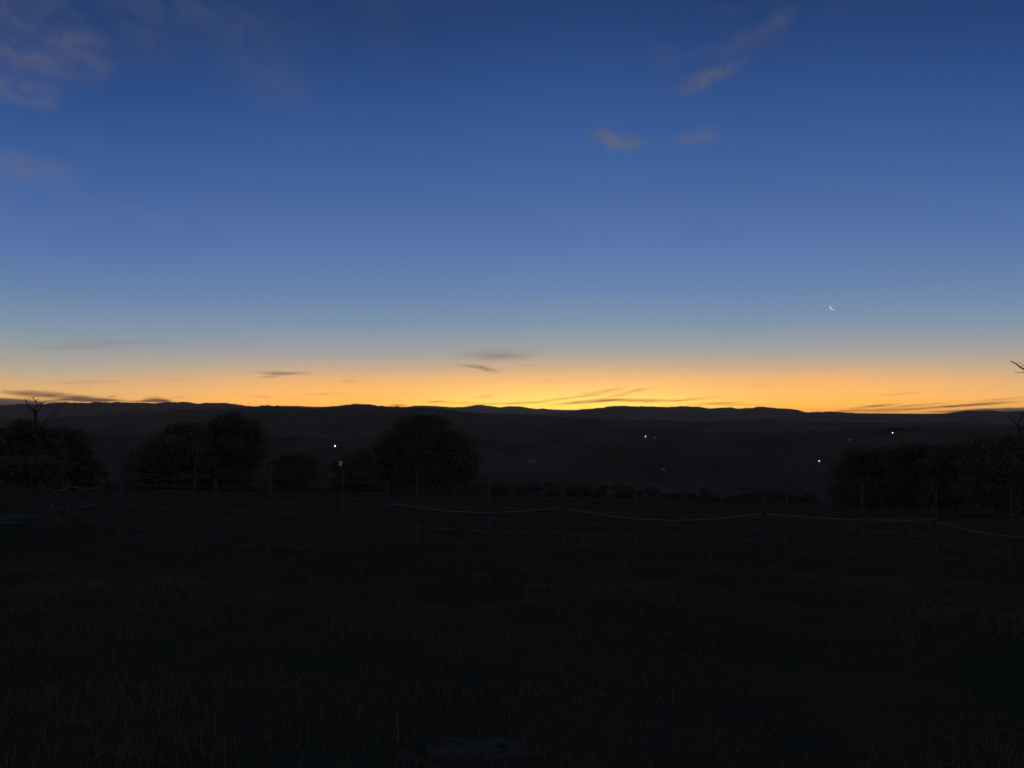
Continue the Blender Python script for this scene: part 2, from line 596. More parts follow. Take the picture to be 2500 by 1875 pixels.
# ------------------------------------------------------------------ hills
def hills(name, crest, D, foot, back, label, rough, seed, mat='hill', spur=1.0):
    """crest: list of (px, py) of the ridge line; the ridge stands D metres away with a real front and back slope"""
    pts = sorted((azel(px, py) for px, py in crest), key=lambda q: q[0])
    az = np.array([p[0] for p in pts])
    el = np.array([p[1] for p in pts])
    A = np.arange(-66, 66.001, 0.055)
    E = np.interp(A, az, el)
    lo, hi = az[0], az[-1]
    out = np.clip(np.maximum(lo - A, A - hi), 0, 40)
    E = E + np.clip(out / 6.0, 0, 1) * (0.25 * vnoise(A, A * 0, 5.0, seed) + 0.1 * vnoise(A, A * 0, 1.7, seed + 1))
    n = 44
    prof = np.concatenate([np.linspace(foot, 1.0, 26), np.linspace(1.0, back, n - 25)[1:]])
    Ar = np.radians(A)
    Dm = D * (1 + 0.10 * vnoise(A, A * 0, 9.0, seed + 2) + 0.05 * vnoise(A, A * 0, 3.0, seed + 3))
    crest_z = EYE.z + Dm * np.tan(np.radians(E))
    P = prof[:, None]
    dist = Dm[None, :] * P
    t = np.where(P <= 1, (P - foot) / (1 - foot), (back - P) / (back - 1))
    shape = t ** np.where(P <= 1, 0.9, 1.1)
    z0 = -92.0
    x = dist * np.sin(Ar)[None, :]
    y = dist * np.cos(Ar)[None, :]
    Z = z0 + (crest_z[None, :] - z0) * shape
    amp = np.minimum(t, 1 - t * 0.97) * 1.3 * (crest_z[None, :] - z0)
    Z = Z + spur * amp * (0.38 * vnoise(x, y, D * 0.085, seed + 4) + 0.2 * vnoise(x, y, D * 0.03, seed + 5)) * np.where(P < 1, 1, 0.4)
    # tree canopy on the slopes and along the crest
    Z = Z + rough * (vnoise(x, y, 19, seed + 6) * 0.6 + vnoise(x, y, 47, seed + 7) * 0.6) * np.clip(t * 3, 0, 1)
    V = np.stack([x, y, Z], -1).reshape(-1, 3)
    na = len(A)
    i, k = np.meshgrid(np.arange(len(prof) - 1), np.arange(na - 1), indexing='ij')
    Fc = np.stack([i * na + k, i * na + k + 1, (i + 1) * na + k + 1, (i + 1) * na + k], -1).reshape(-1, 4)
    o = link(name, mesh_np(name, V, Fc, True), MAT[mat])
    tag(o, label, 'hills', kind='structure')
    return o


FAR = [(-200, 990), (600, 992), (690, 990.5), (722, 990), (752, 992), (794, 993), (840, 993), (930, 995), (997, 993), (1010, 991), (1027, 990), (1058, 991), (1096, 993.7), (1126, 994), (1153, 990.6), (1168, 988.2), (1174, 987.6), (1180, 988.4), (1191, 990.6),
       (1221, 994.5), (1240, 992), (1267, 992), (1293, 996.7), (1312, 998.6), (1322, 997.6), (1327, 997), (1339, 999), (1377, 1000.5), (1411, 1000.5), (1424, 998), (1440, 998.5), (1472, 997), (1600, 1004), (1900, 1008), (2700, 1012)]
LEFT = [(-200, 990), (0, 988), (23, 988), (49, 985), (68, 986), (87, 987.5), (114, 985), (152, 981.5), (182, 983), (213, 983), (235, 980.5), (243, 980), (266, 983), (289, 981.5), (319, 983), (349, 983.5), (380, 984), (410, 981.5), (448, 982), (486, 984.8),
        (509, 983.4), (554, 983.8), (585, 987.6), (615, 992), (660, 996), (760, 1003), (900, 1010), (1300, 1022), (1440, 1016)]
RIGHT = [(1340, 1010), (1400, 1004), (1424, 1000), (1450, 997), (1472, 995), (1482, 992), (1491, 990), (1514, 990), (1551, 992), (1590, 992.5), (1624, 994.5), (1646, 992), (1670, 991.5), (1705, 993), (1736, 997), (1759, 994.5), (1782, 995), (1804, 997), (1835, 996), (1850, 993), (1865, 993), (1895, 995.6), (1926, 997.5), (1941, 999.5), (1960, 1005),
         (1987, 1008), (2024, 1009.6), (2055, 1011), (2097, 1012), (2123, 1011), (2154, 1011.5), (2173, 1013.4), (2230, 1015), (2298, 1016.5), (2344, 1014.6), (2366, 1013.4), (2389, 1015), (2420, 1015.7), (2450, 1019), (2500, 1019), (2700, 1021)]
MID = [(-200, 1030), (100, 1022), (300, 1010), (400, 1004), (448, 1001), (500, 998.5), (560, 997), (610, 993.5), (642, 991), (668, 991.4), (702, 994), (740, 998), (780, 997), (816, 993), (840, 990.5), (853, 989), (870, 987.3), (879, 987), (893, 987.8), (906, 989), (932, 992), (965, 993), (997, 993.6), (1043, 994.8), (1081, 997), (1098, 1000), (1115, 1003.5), (1172, 1009), (1229, 1011),
       (1286, 1013), (1400, 1018), (1480, 1022), (1540, 1026), (1600, 1024), (1700, 1031), (1780, 1028), (1850, 1022), (1890, 1024), (1960, 1031), (2100, 1032), (2300, 1030), (2500, 1036), (2700, 1036)]
NEAR = [(-200, 1060), (150, 1062), (300, 1058), (520, 1050), (660, 1062), (820, 1070), (1000, 1066), (1200, 1062), (1380, 1052), (1500, 1046), (1640, 1050), (1780, 1058), (1950, 1056), (2100, 1046), (2300, 1042), (2500, 1050), (2700, 1052)]

hills('hills', FAR, 11500, 0.66, 1.22, 'farthest pale ridge with a small pointed peak at the skyline', 4.0, 21)
hills('hills', LEFT, 7000, 0.56, 1.3, 'long level ridge along the left half of the skyline', 5.0, 31)
hills('hills', RIGHT, 7400, 0.56, 1.3, 'broad ridge falling away along the right half of the skyline', 5.0, 41)
hills('hills', MID, 3300, 0.55, 1.3, 'dark forested ridge in front of the far skyline ridges', 5.0, 51)
hills('hills', NEAR, 1900, 0.56, 1.35, 'low dark foothills across the far side of the valley', 5.0, 61)

bpy.context.view_layer.update()
DG = bpy.context.evaluated_depsgraph_get()


def surface_hit(px, py):
    d = ray(px, py).normalized()
    ok, loc, *_ = scene.ray_cast(DG, EYE + d * 0.5, d)
    return loc if ok else None


# ------------------------------------------------------------------ path
def path_strip():
    mid = [(-160, 1300), (-60, 1282), (0, 1270), (50, 1256), (90, 1248), (150, 1243), (200, 1241), (245, 1237), (300, 1231)]
    pts = []
    for px, py in mid:
        p = ground_hit(px, py)
        if p:
            pts.append(p)
    fine = []
    for a, b in zip(pts[:-1], pts[1:]):
        for k in range(8):
            fine.append(a.lerp(b, k / 8))
    fine.append(pts[-1])
    W = 7
    vs_, fs_ = [], []
    for i, p in enumerate(fine):
        d = (fine[min(i + 1, len(fine) - 1)] - fine[max(i - 1, 0)])
        d.z = 0
        d.normalize()
        nrm = Vector((-d.y, d.x, 0))
        wid = 0.75 + 0.25 * math.sin(i * 0.7) + 0.15 * math.sin(i * 2.1)
        for k in range(W):
            q = p + nrm * wid * (k / (W - 1) * 2 - 1)
            vs_.append((q.x, q.y, float(gz(q.x, q.y)) + 0.03))
    for i in range(len(fine) - 1):
        for k in range(W - 1):
            fs_.append((i * W + k, (i + 1) * W + k, (i + 1) * W + k + 1, i * W + k + 1))
    me = bpy.data.meshes.new('path')
    me.from_pydata(vs_, [], fs_)
    o = link('path', me, MAT['path'])
    tag(o, 'pale worn dirt track crossing behind the fence at left', 'path', kind='structure')


path_strip()


# ------------------------------------------------------------------ fence
def wire2(px):
    return float(np.interp(px, [-100, 300, 850, 1240, 1860, 2220, 2500, 2800], [1174, 1181, 1202, 1212, 1235, 1247, 1258, 1270]))


def wspace(px):
    return float(np.interp(px, [0, 300, 850, 1240, 2220, 2800], [26.5, 27, 27, 28, 28, 28.5]))


def fdepth(px):
    # straight line on the plan from 15.95 m deep at x=297 to 14.7 m at x=2740
    x0, y0 = (297 - 1250) / F * 15.95, 15.95
    x1, y1 = (2740 - 1250) / F * 14.7, 14.7
    k = (px - 1250) / F
    # solve x = k*y on the line
    m = (y1 - y0) / (x1 - x0)
    y = (y0 - m * x0) / (1 - m * k)
    return y


def fpt(px, py):
    return at(px, py, fdepth(px))


fence = empty('wire_fence', gpt(0, 15.4))
tag(fence, 'wire fence with timber posts and steel pickets running across the paddock', 'fence')


def timber_post(px, py_top, Yd, parent, w=0.06, tilt=(0, 0), base=None):
    top = at(px, py_top, Yd)
    g = gpt(top.x, top.y, -0.3)
    m = MB()
    h = top.z - g.z
    pts = []
    for t in (0, 0.3, 0.6, 0.9, 0.985, 1.0):
        pts.append(g + Vector((tilt[0] * t + 0.006 * math.sin(9 * t), tilt[1] * t, h * t)))
    m.tube(pts, [w * 1.08, w * 1.03, w, w * 0.97, w * 0.93, w * 0.8], 10)
    return m.build('post', MAT['post'], parent)


for px, pt in ((300, 1150), (525, 1170), (945, 1182), (1374, 1192), (1862, 1214), (2282, 1226), (2740, 1244)):
    timber_post(px, pt, fdepth(px) + 0.06, fence, 0.05 + 0.006 * random.random(), (random.uniform(-.02, .02), random.uniform(-.02, .02)))

STAR = []
for k in range(3):
    a = R(90 + 120 * k)
    w_, t_ = 0.019, 0.0035
    for s in (-1, 1):
        STAR.append((math.cos(a) * w_ - s * math.sin(a) * t_ * -1, math.sin(a) * w_ + s * math.cos(a) * t_ * -1))
    b = a + R(60)
    STAR.append((math.cos(b) * 0.005, math.sin(b) * 0.005))

PICKETS = [(297, 1113, 4), (474, 1085, 8), (660, 1122, 2), (838, 1140, 1), (1019, 1152, 0), (1195, 1160, 0), (1553, 1170, 1), (1735, 1179, 0), (1920, 1177, 2), (2104, 1186, 0), (2286, 1180, 0), (2468, 1190, 1)]
for px, pt, leanpx in PICKETS:
    Yd = fdepth(px) + 0.012
    top = at(px + leanpx, pt, Yd)
    bot = at(px, wire2(px), Yd)
    g = gpt(bot.x, bot.y, -0.3)
    H = top.z - g.z
    lean = (top.x - bot.x) / max(top.z - bot.z, 0.1)
    m = MB()
    m.prism([(x * 1.15, y * 1.15) for x, y in STAR], 0, H, (bot.x - lean * (bot.z - g.z), bot.y, g.z), (lean, 0))
    m.build('picket', MAT['steel'], fence)

# strained wires; the top one ends at the picket left of centre
for k in range(1, 8):
    xs = np.arange(297, 2760, 30.0) if k > 1 else np.arange(297, 1021, 30.0)
    m = MB()
    pts = []
    for px in xs:
        sag = 1.3 * math.sin((px - 297) / 180.0 * math.pi) ** 2 + 0.9 * math.sin(px * 0.013 + k * 2.1) + random.uniform(-0.45, 0.45)
        pts.append(fpt(px, wire2(px) + (k - 2) * wspace(px) + sag) + Vector((0, -0.03, 0)))
    m.tube(pts, 0.0046 if k not in (1, 2) else 0.0056, 5)
    m.build('wire', MAT['wire'], fence, True)

# slack rope hung from post to post
for (x0, y0, x1, y1, sagpx, y_mid) in ((955, 1228, 1369, 1237, 17, 0), (1378, 1239, 1857, 1252, 23, 0), (1866, 1253, 2277, 1268, 6, 0), (2284, 1273, 2734, 1290, 30, 0)):
    pts = []
    for t in np.linspace(0, 1, 25):
        px = x0 + (x1 - x0) * t
        py = y0 + (y1 - y0) * t + sagpx * 4 * t * (1 - t)
        pts.append(fpt(px, py) + Vector((0, -0.07, 0)))
    m = MB()
    m.tube(pts, 0.0075, 6)
    m.build('rope', MAT['rope'], fence, True)

# the side run at left
side = empty('side_fence', at(165, 1310, 17.6))
tag(side, 'dark timber post side fence with a draped pale rope at far left', 'fence')
for px, pt, Yd in ((-30, 1168, 16.6), (103, 1178, 17.0), (166, 1182, 17.8), (243, 1182, 18.8)):
    timber_post(px, pt, Yd, side, 0.075 if px == 103 else 0.055, (random.uniform(-.03, .03), 0))
for k, dy in enumerate((14, 44, 74)):
    m = MB()
    pts = [at(px, 1182 + dy + (px + 30) * 0.012 + 1.2 * math.sin(px * 0.05 + k), Yd) + Vector((0, -0.09, 0)) for px, Yd in ((-30, 16.6), (35, 16.8), (103, 17.0), (166, 17.8), (205, 18.3), (243, 18.8))]
    m.tube(pts, 0.004, 5)
    m.build('wire', MAT['wire'], side, True)
rp = [(114, 1193), (122, 1195), (131, 1197), (141, 1198), (152, 1196.5), (160, 1193), (168, 1189), (177, 1188), (187, 1190.5), (197, 1193), (210, 1194), (224, 1193), (240, 1190.5)]
m = MB()
m.tube([at(px, py, float(np.interp(px, [103, 166, 243], [16.9, 17.7, 18.7]))) for px, py in rp], 0.009, 6)
m.build('rope', MAT['rope'], side, True)
for (xa, ya, xb, yb) in ((127, 1228, 130, 1239), (137, 1263, 141, 1273)):
    m = MB()
    a, b = at(xa, ya, 17.15), at(xb, yb, 17.15)
    m.v = [a + Vector((-.012, 0, 0)), a + Vector((.012, 0, 0)), a.lerp(b, .5) + Vector((.014, -.02, 0)), a.lerp(b, .5) + Vector((-.012, -.02, 0)), b + Vector((.018, 0, 0)), b + Vector((-.014, 0, 0))]
    m.v += [v + Vector((0, .003, 0)) for v in m.v]
    m.f = [(0, 1, 2, 3), (3, 2, 4, 5), (9, 8, 7, 6), (11, 10, 8, 9), (0, 6, 7, 1), (5, 4, 10, 11), (0, 3, 9, 6), (3, 5, 11, 9), (1, 7, 8, 2), (2, 8, 10, 4)]
    m.build('tape_tail', MAT['tape'], side)


# ------------------------------------------------------------------ trees
def leaf_cloud(blobs, n, size, flat=0.7, seed=0, core=0.25):
    """blobs: (centre Vector, rx, ry, rz). leaf clumps spread through the crown volume, uneven at the edge"""
    g = np.random.default_rng(seed)
    vol = np.array([b[1] * b[2] * b[3] for b in blobs]) ** 0.72
    vol /= vol.sum()
    allc = []
    for b, w in zip(blobs, vol):
        k = max(6, int(n * w))
        # sub clumps inside the blob
        ns = max(5, int(14 * (b[1] * b[3]) ** 0.35))
        d = g.normal(size=(ns, 3))
        d /= np.linalg.norm(d, axis=1)[:, None]
        rad = g.uniform(core, 1.0, ns) ** 0.6
        cen = d * rad[:, None] * 0.82
        idx = g.integers(0, ns, k)
        spread = g.uniform(0.16, 0.36, ns)[idx]
        p = cen[idx] + g.normal(size=(k, 3)) * spread[:, None] * np.array([1, 1, flat])
        ln = np.linalg.norm(p, axis=1)
        lim = 1.16
        p[ln > lim] *= (lim / ln[ln > lim])[:, None]
        p = p * np.array([b[1], b[2], b[3]]) + np.array(b[0])
        allc.append(p)
    C = np.concatenate(allc)
    m = len(C)
    s = size * g.uniform(0.55, 1.35, m)
    u = g.normal(size=(m, 3))
    u /= np.linalg.norm(u, axis=1)[:, None]
    w = g.normal(size=(m, 3))
    v = np.cross(u, w)
    v /= np.linalg.norm(v, axis=1)[:, None]
    L = u * s[:, None]
    W = v * (s * 0.42)[:, None]
    verts = np.empty((m, 4, 3))
    verts[:, 0] = C - L
    verts[:, 1] = C + W * g.uniform(0.7, 1.2, m)[:, None]
    verts[:, 2] = C + L
    verts[:, 3] = C - W * g.uniform(0.7, 1.2, m)[:, None] + L * 0.15
    return verts.reshape(-1, 3), np.arange(m * 4).reshape(-1, 4)


def limb(m, a, b, r0, r1, g, n=5, wob=0.08):
    a, b = Vector(a), Vector(b)
    L = (b - a).length
    pts, rad = [], []
    for i in range(n + 1):
        t = i / n
        off = Vector((g.uniform(-1, 1), g.uniform(-1, 1), g.uniform(-.5, .5))) * L * wob * math.sin(math.pi * t)
        pts.append(a.lerp(b, t) + off)
        rad.append(r0 + (r1 - r0) * t)
    m.tube(pts, rad, 7)
    return pts


def leafy_tree(name, px_base, Yd, ell, label, cat, group=None, leaves=9000, lsize=0.2, mat='leaf', trunk_r=0.28, seed=1, wob=0.3):
    """ell: crown lobes as (px, py, rx_px, ry_px); each gets a real depth and thickness around the trunk"""
    g = random.Random(seed)
    bx = at(px_base, 1100, Yd)
    base = gpt(bx.x, Yd)
    root = empty(name, base)
    tag(root, label, cat, group)
    sc = Yd / F
    blobs = []
    for (px, py, rx, ry) in ell:
        dy = g.uniform(-1, 1) * rx * sc * wob
        c = at(px, py, Yd + dy)
        blobs.append((c, rx * sc, rx * sc * g.uniform(0.75, 1.05), ry * sc))
    v, f = leaf_cloud(blobs, leaves, lsize, seed=seed)
    me = mesh_np('crown', v - np.array(base), f)
    link('crown', me, MAT[mat], root)
    m = MB()
    top = max(blobs, key=lambda b: b[0].z)
    fork = base.lerp(Vector((top[0].x * 0.4 + base.x * 0.6, top[0].y, top[0].z)), 0.34)
    limb(m, base + Vector((0, 0, -0.4)), fork, trunk_r, trunk_r * 0.7, g, 5, 0.04)
    for b in sorted(blobs, key=lambda b: -b[1])[:9]:
        e = limb(m, fork, b[0], trunk_r * 0.5, trunk_r * 0.12, g)
        for _ in range(3):
            q = b[0] + Vector((g.uniform(-.7, .7) * b[1], g.uniform(-.7, .7) * b[2], g.uniform(-.3, .8) * b[3]))
            limb(m, e[3], q, trunk_r * 0.2, trunk_r * 0.05, g, 4)
    m.build('trunk', MAT['bark'], root, True)
    return root


leafy_tree('round_tree', 1040, 96, [(1022, 1046, 58, 40), (985, 1034, 26, 20), (1062, 1040, 36, 28), (960, 1078, 42, 34), (1100, 1072, 46, 36), (930, 1092, 30, 28), (1142, 1088, 24, 24),
                                    (1020, 1095, 80, 44), (950, 1130, 48, 42), (1120, 1125, 50, 44), (1035, 1145, 90, 44), (1150, 1150, 28, 34), (925, 1140, 22, 28), (985, 1172, 70, 30), (1100, 1174, 70, 30), (1040, 1190, 110, 20), (1022, 1020, 36, 15), (1090, 1030, 14, 11)],
           'big rounded dark tree standing alone left of centre behind the fence', 'tree', leaves=52000, lsize=0.15, trunk_r=0.42, seed=3)
leafy_tree('gum_tree', 560, 82, [(565, 1032, 46, 26), (540, 1022, 26, 15), (600, 1030, 26, 15), (622, 1044, 26, 22), (530, 1055, 44, 32), (590, 1066, 58, 38), (560, 1100, 76, 40), (630, 1074, 20, 18), (610, 1110, 40, 36), (540, 1140, 64, 34), (600, 1150, 44, 28), (560, 1172, 90, 24), (572, 1013, 22, 8)],
           'tall dark tree with a flat spreading top at left', 'tree', leaves=42000, lsize=0.135, seed=5, trunk_r=0.36)
leafy_tree('gum_tree', 440, 78, [(455, 1046, 38, 17), (432, 1058, 36, 22), (480, 1056, 30, 22), (400, 1076, 32, 22), (450, 1088, 66, 34), (372, 1098, 32, 22), (345, 1116, 30, 20), (410, 1122, 66, 32), (480, 1120, 48, 38), (430, 1152, 84, 24), (350, 1146, 36, 22), (420, 1172, 100, 22)],
           'lower dark tree leaning out left of the flat topped tree', 'tree', leaves=38000, lsize=0.135, seed=6)
leafy_tree('bush_tree', 62, 58, [(58, 1044, 34, 20), (30, 1060, 40, 24), (86, 1054, 38, 22), (60, 1090, 74, 42), (10, 1100, 46, 42), (118, 1084, 44, 36), (60, 1140, 90, 44), (50, 1180, 90, 40), (-30, 1080, 40, 40), (48, 1030, 20, 9)],
           'dense dark bush at the far left edge below the dead branches', 'tree', leaves=44000, lsize=0.105, mat='leaf2', seed=8, trunk_r=0.2)
leafy_tree('bush_tree', 165, 62, [(160, 1066, 44, 26), (186, 1062, 24, 16), (140, 1090, 40, 30), (190, 1096, 34, 32), (170, 1130, 58, 40), (215, 1136, 30, 26), (240, 1148, 26, 20), (120, 1140, 40, 36), (180, 1178, 70, 30)],
           'dense dark bush second from the left edge', 'tree', leaves=34000, lsize=0.105, mat='leaf2', seed=9, trunk_r=0.18)
leafy_tree('low_bush', 700, 88, [(690, 1128, 34, 18), (720, 1120, 34, 16), (755, 1128, 30, 18), (720, 1152, 66, 24), (720, 1178, 80, 20)], 'low rounded bush right of the flat topped tree', 'bush', leaves=16000, lsize=0.12, mat='leaf2', seed=12, trunk_r=0.14)
leafy_tree('low_bush', 870, 92, [(860, 1122, 36, 18), (890, 1112, 30, 18), (830, 1140, 30, 16), (870, 1150, 60, 24), (870, 1178, 80, 20)], 'low rounded bush tucked against the left of the round tree', 'bush', leaves=16000, lsize=0.12, mat='leaf2', seed=13, trunk_r=0.14)
RT = [('right_tree', 2120, 74, [(2110, 1108, 46, 22), (2080, 1122, 34, 26), (2150, 1106, 36, 20), (2115, 1150, 74, 40), (2065, 1160, 34, 34), (2120, 1200, 80, 40), (2060, 1205, 40, 30)], 'low dark tree at the left end of the right hand clump', 21),
      ('right_tree', 2230, 70, [(2226, 1100, 44, 20), (2195, 1108, 34, 20), (2262, 1100, 34, 20), (2230, 1140, 74, 44), (2230, 1196, 80, 44)], 'dark tree in the middle of the right hand clump', 22),
      ('right_tree', 2330, 66, [(2330, 1098, 42, 20), (2300, 1104, 30, 18), (2364, 1092, 32, 20), (2330, 1140, 74, 44), (2330, 1200, 84, 46)], 'dark tree third along in the right hand clump', 23),
      ('right_tree', 2440, 60, [(2436, 1078, 44, 20), (2404, 1090, 34, 22), (2476, 1088, 40, 24), (2440, 1130, 84, 54), (2540, 1110, 60, 50), (2440, 1200, 90, 50), (2540, 1190, 60, 50)], 'tallest dark tree of the right hand clump at the frame edge', 24)]
for nm, pb, Yd, el, lb, sd in RT:
    leafy_tree('clump_tree', pb, Yd, el, lb, 'tree', 'trees of the right hand clump', leaves=30000, lsize=0.115, mat='leaf2', seed=sd, trunk_r=0.2)

# bare dead trees
def dead_tree(name, lines, Yd, label, base_px, seed, group=None, fat=1.0, twigs=3):
    g = random.Random(seed)
    b0 = at(base_px, 1150, Yd)
    base = gpt(b0.x, b0.y)
    root = empty(name, base)
    tag(root, label, 'dead tree', group)
    first = True
    for pts, r0, r1, dy in lines:
        r0, r1 = r0 * fat, r1 * fat
        m = MB()
        P = []
        for i, (px, py) in enumerate(pts):
            t = i / (len(pts) - 1)
            P.append(at(px, py, Yd + dy * t + g.uniform(-.06, .06)))
        if first:
            P = [base + Vector((0, 0, -0.4)), base.lerp(P[0], 0.5) + Vector((0.05, 0, 0))] + P
        n = len(P)
        m.tube(P, [r0 + (r1 - r0) * i / (n - 1) for i in range(n)], 7)
        if not first:
            # side twigs
            for _ in range(twigs):
                i = g.randrange(1, n)
                q = P[i] + Vector((g.uniform(-1, 1), g.uniform(-1, 1), g.uniform(0.1, 1))) * (r0 * 6)
                m.tube([P[i], P[i].lerp(q, .5) + Vector((0, 0, r0)), q], [r1 * 1.1, r1 * .9, r1 * .6], 5)
        m.build('trunk' if first else 'branch', MAT['deadwood'], root, True)
        first = False
    return root


dead_tree('dead_tree', [
    ([(90, 1060), (88, 1040), (87, 1024), (87, 1018)], 0.10, 0.062, 0),
    ([(87, 1020), (84, 1012), (84.5, 1004), (80, 1001), (74, 996), (68, 990), (65, 984), (62, 979), (60, 972)], 0.055, 0.014, -0.8),
    ([(87, 1019), (89.5, 1012), (88.5, 1006), (93, 1002), (98, 996), (101, 989), (103, 986)], 0.05, 0.02, 0.7),
    ([(84.5, 1004), (85, 996), (90, 992), (89.5, 986), (87, 980), (82, 974), (76, 968)], 0.042, 0.010, 0.5),
    ([(90, 991), (95, 988), (99, 987)], 0.025, 0.012, 0.3),
    ([(82, 974), (83, 970), (84, 967)], 0.014, 0.008, 0.2)], 72, 'bare forked dead tree rising above the bushes at far left', 90, 2, fat=1.6)
dead_tree('dead_sapling', [
    ([(112, 1062), (112, 1040), (111.5, 1028), (112, 1022)], 0.06, 0.04, 0),
    ([(112, 1026), (118, 1020), (126, 1014), (132, 1008), (136, 1003), (142, 996)], 0.034, 0.010, 0.8),
    ([(126, 1014), (134, 1012), (140, 1010)], 0.02, 0.008, -0.4),
    ([(112, 1028), (104, 1034), (100, 1038)], 0.022, 0.010, 0.4)], 72, 'leaning bare sapling just right of the forked dead tree', 112, 4, fat=1.6)
dead_tree('dead_sapling', [
    ([(2492, 1110), (2490, 1080), (2489, 1060), (2488, 1046), (2486, 1034)], 0.07, 0.03, 0),
    ([(2488, 1044), (2480, 1034), (2472, 1026), (2465, 1020), (2461, 1012)], 0.024, 0.010, -0.3),
    ([(2463, 1015), (2466, 1012), (2470, 1008)], 0.012, 0.006, 0.2),
    ([(2486, 1036), (2494, 1020), (2500, 1010), (2506, 1002)], 0.026, 0.012, 0.4),
    ([(2500, 1010), (2494, 1008), (2490, 1005)], 0.012, 0.006, 0.2),
    ([(2476, 1024), (2477, 1018), (2474, 1013)], 0.010, 0.006, 0.2)], 66, 'thin bare sapling poking over the ridge line at the right edge', 2492, 5, fat=1.9)
dead_tree('dead_tree', [
    ([(2690, 1150), (2670, 1050), (2650, 980), (2630, 950)], 0.20, 0.09, 0),
    ([(2632, 954), (2590, 938), (2540, 926), (2516, 914), (2500, 901.5), (2490, 895.5), (2484, 891), (2480, 887), (2474, 885), (2467, 881)], 0.035, 0.012, -0.6),
    ([(2540, 926), (2524, 914), (2506, 898), (2496, 891), (2488, 885)], 0.014, 0.007, -0.2),
    ([(2560, 931), (2530, 913), (2506, 909), (2492, 909), (2478, 909.6)], 0.016, 0.006, 0.3),
    ([(2600, 942), (2640, 900), (2660, 840)], 0.06, 0.03, 0.6)], 24, 'bare dead branch reaching into the frame from the right edge', 2690, 6, twigs=0)

# valley trees beyond the brow
gv = np.random.default_rng(5)


def valley_mesh(seed):
    g = np.random.default_rng(seed)
    bl = []
    for _ in range(9):
        bl.append((Vector((g.uniform(-2.8, 2.8), g.uniform(-2.8, 2.8), g.uniform(1.0, 5.6))), g.uniform(1.7, 2.8), g.uniform(1.7, 2.8), g.uniform(1.2, 2.1)))
    v, f = leaf_cloud(bl, 2600, 0.34, seed=seed)
    me = mesh_np('crown', v, f)
    me.materials.append(MAT['leaf2'])
    m = MB()
    gr = random.Random(seed)
    limb(m, (0, 0, -0.8), (0.2, 0, 3.2), 0.26, 0.18, gr, 4, 0.05)
    for b in bl[:4]:
        limb(m, (0.2, 0, 3.0), b[0], 0.13, 0.05, gr, 4)
    mt = bpy.data.meshes.new('trunk')
    mt.from_pydata([tuple(q) for q in m.v], [], m.f)
    mt.materials.append(MAT['bark'])
    return me, mt


VM = [valley_mesh(100 + i) for i in range(4)]
spots = []
for i in range(6000):
    if len(spots) >= 70:
        break
    Yd = float(gv.uniform(99, 115))
    px = float(gv.uniform(1170, 2100))
    x = (px - 1250) / F * Yd
    s = float(gv.uniform(0.12, 0.28))
    if any((x - q[0]) ** 2 + (Yd - q[1]) ** 2 < 2.6 for q in spots):
        continue
    spots.append((x, Yd, s))
for i, (x, Yd, s) in enumerate(spots):
    me, mt = VM[i % 4]
    root = empty('scrub_bush', gpt(x, Yd))
    root.rotation_euler.z = i * 1.7
    root.scale = (s, s, s)
    tag(root, 'low dark scrub bush along the far paddock edge between round tree and right clump', 'bush', 'scrub along the far edge of the paddock')
    link('crown', me, None, root)
    link('trunk', mt, None, root)


# ------------------------------------------------------------------ things in the paddock and valley
def box_on_legs():
    Yd = 40.0
    c = at(831, 1131, Yd)
    g = gpt(c.x, c.y)
    root = empty('pale_box', g)
    tag(root, 'small pale box on splayed legs beyond the fence below the white light', 'box')
    s = Yd / F
    m = MB()
    m.box(at(831.5, 1132, Yd), (6.0 * s, 0.10, 9.0 * s))
    m.build('body', MAT['paint'], root)
    m = MB()
    m.box(at(831.5, 1127.2, Yd), (7.2 * s, 0.14, 1.4 * s))
    m.build('lid', MAT['paint'], root)
    for sx in (-1, 1):
        m = MB()
        a = at(831.5 + sx * 1.8, 1136, Yd)
        b = Vector((a.x + sx * 0.05, a.y + 0.02, g.z - 0.1))
        m.tube([a, a.lerp(b, .25) + Vector((sx * 0.02, 0, 0)), b], [0.018, 0.016, 0.016], 6)
        m.build('leg', MAT['post'], root)


box_on_legs()


def trough():
    Yd = 88.0
    a, b = at(1121, 1199, Yd), at(1186, 1199, Yd)
    cx = (a.x + b.x) / 2
    g = gpt(cx, Yd)
    L, W, H = b.x - a.x, 1.1, 0.72
    root = empty('trough', g)
    tag(root, 'low reddish brown trough under the right side of the round tree', 'trough')
    m = MB()
    z0 = g.z + 0.08
    for (c, s) in (((cx, Yd - W / 2, z0 + H / 2), (L, 0.05, H)), ((cx, Yd + W / 2, z0 + H / 2), (L, 0.05, H)), ((cx - L / 2 + .025, Yd, z0 + H / 2), (0.05, W - .05, H)), ((cx + L / 2 - .025, Yd, z0 + H / 2), (0.05, W - .05, H)), ((cx, Yd, z0 + .03), (L - .1, W - .05, 0.06))):
        m.box(c, s)
    m.build('tank', MAT['rust'], root)
    m = MB()
    for (c, s) in (((cx, Yd - W / 2 - .03, z0 + H + .03), (L + .1, 0.10, 0.06)), ((cx, Yd + W / 2 + .03, z0 + H + .03), (L + .1, 0.10, 0.06))):
        m.box(c, s)
    m.build('rim', MAT['rust'], root)
    for sx in (-0.35, 0.35):
        m = MB()
        m.box((cx + sx * L, Yd, g.z + 0.0), (0.25, W, 0.2))
        m.build('skid', MAT['post'], root)


trough()

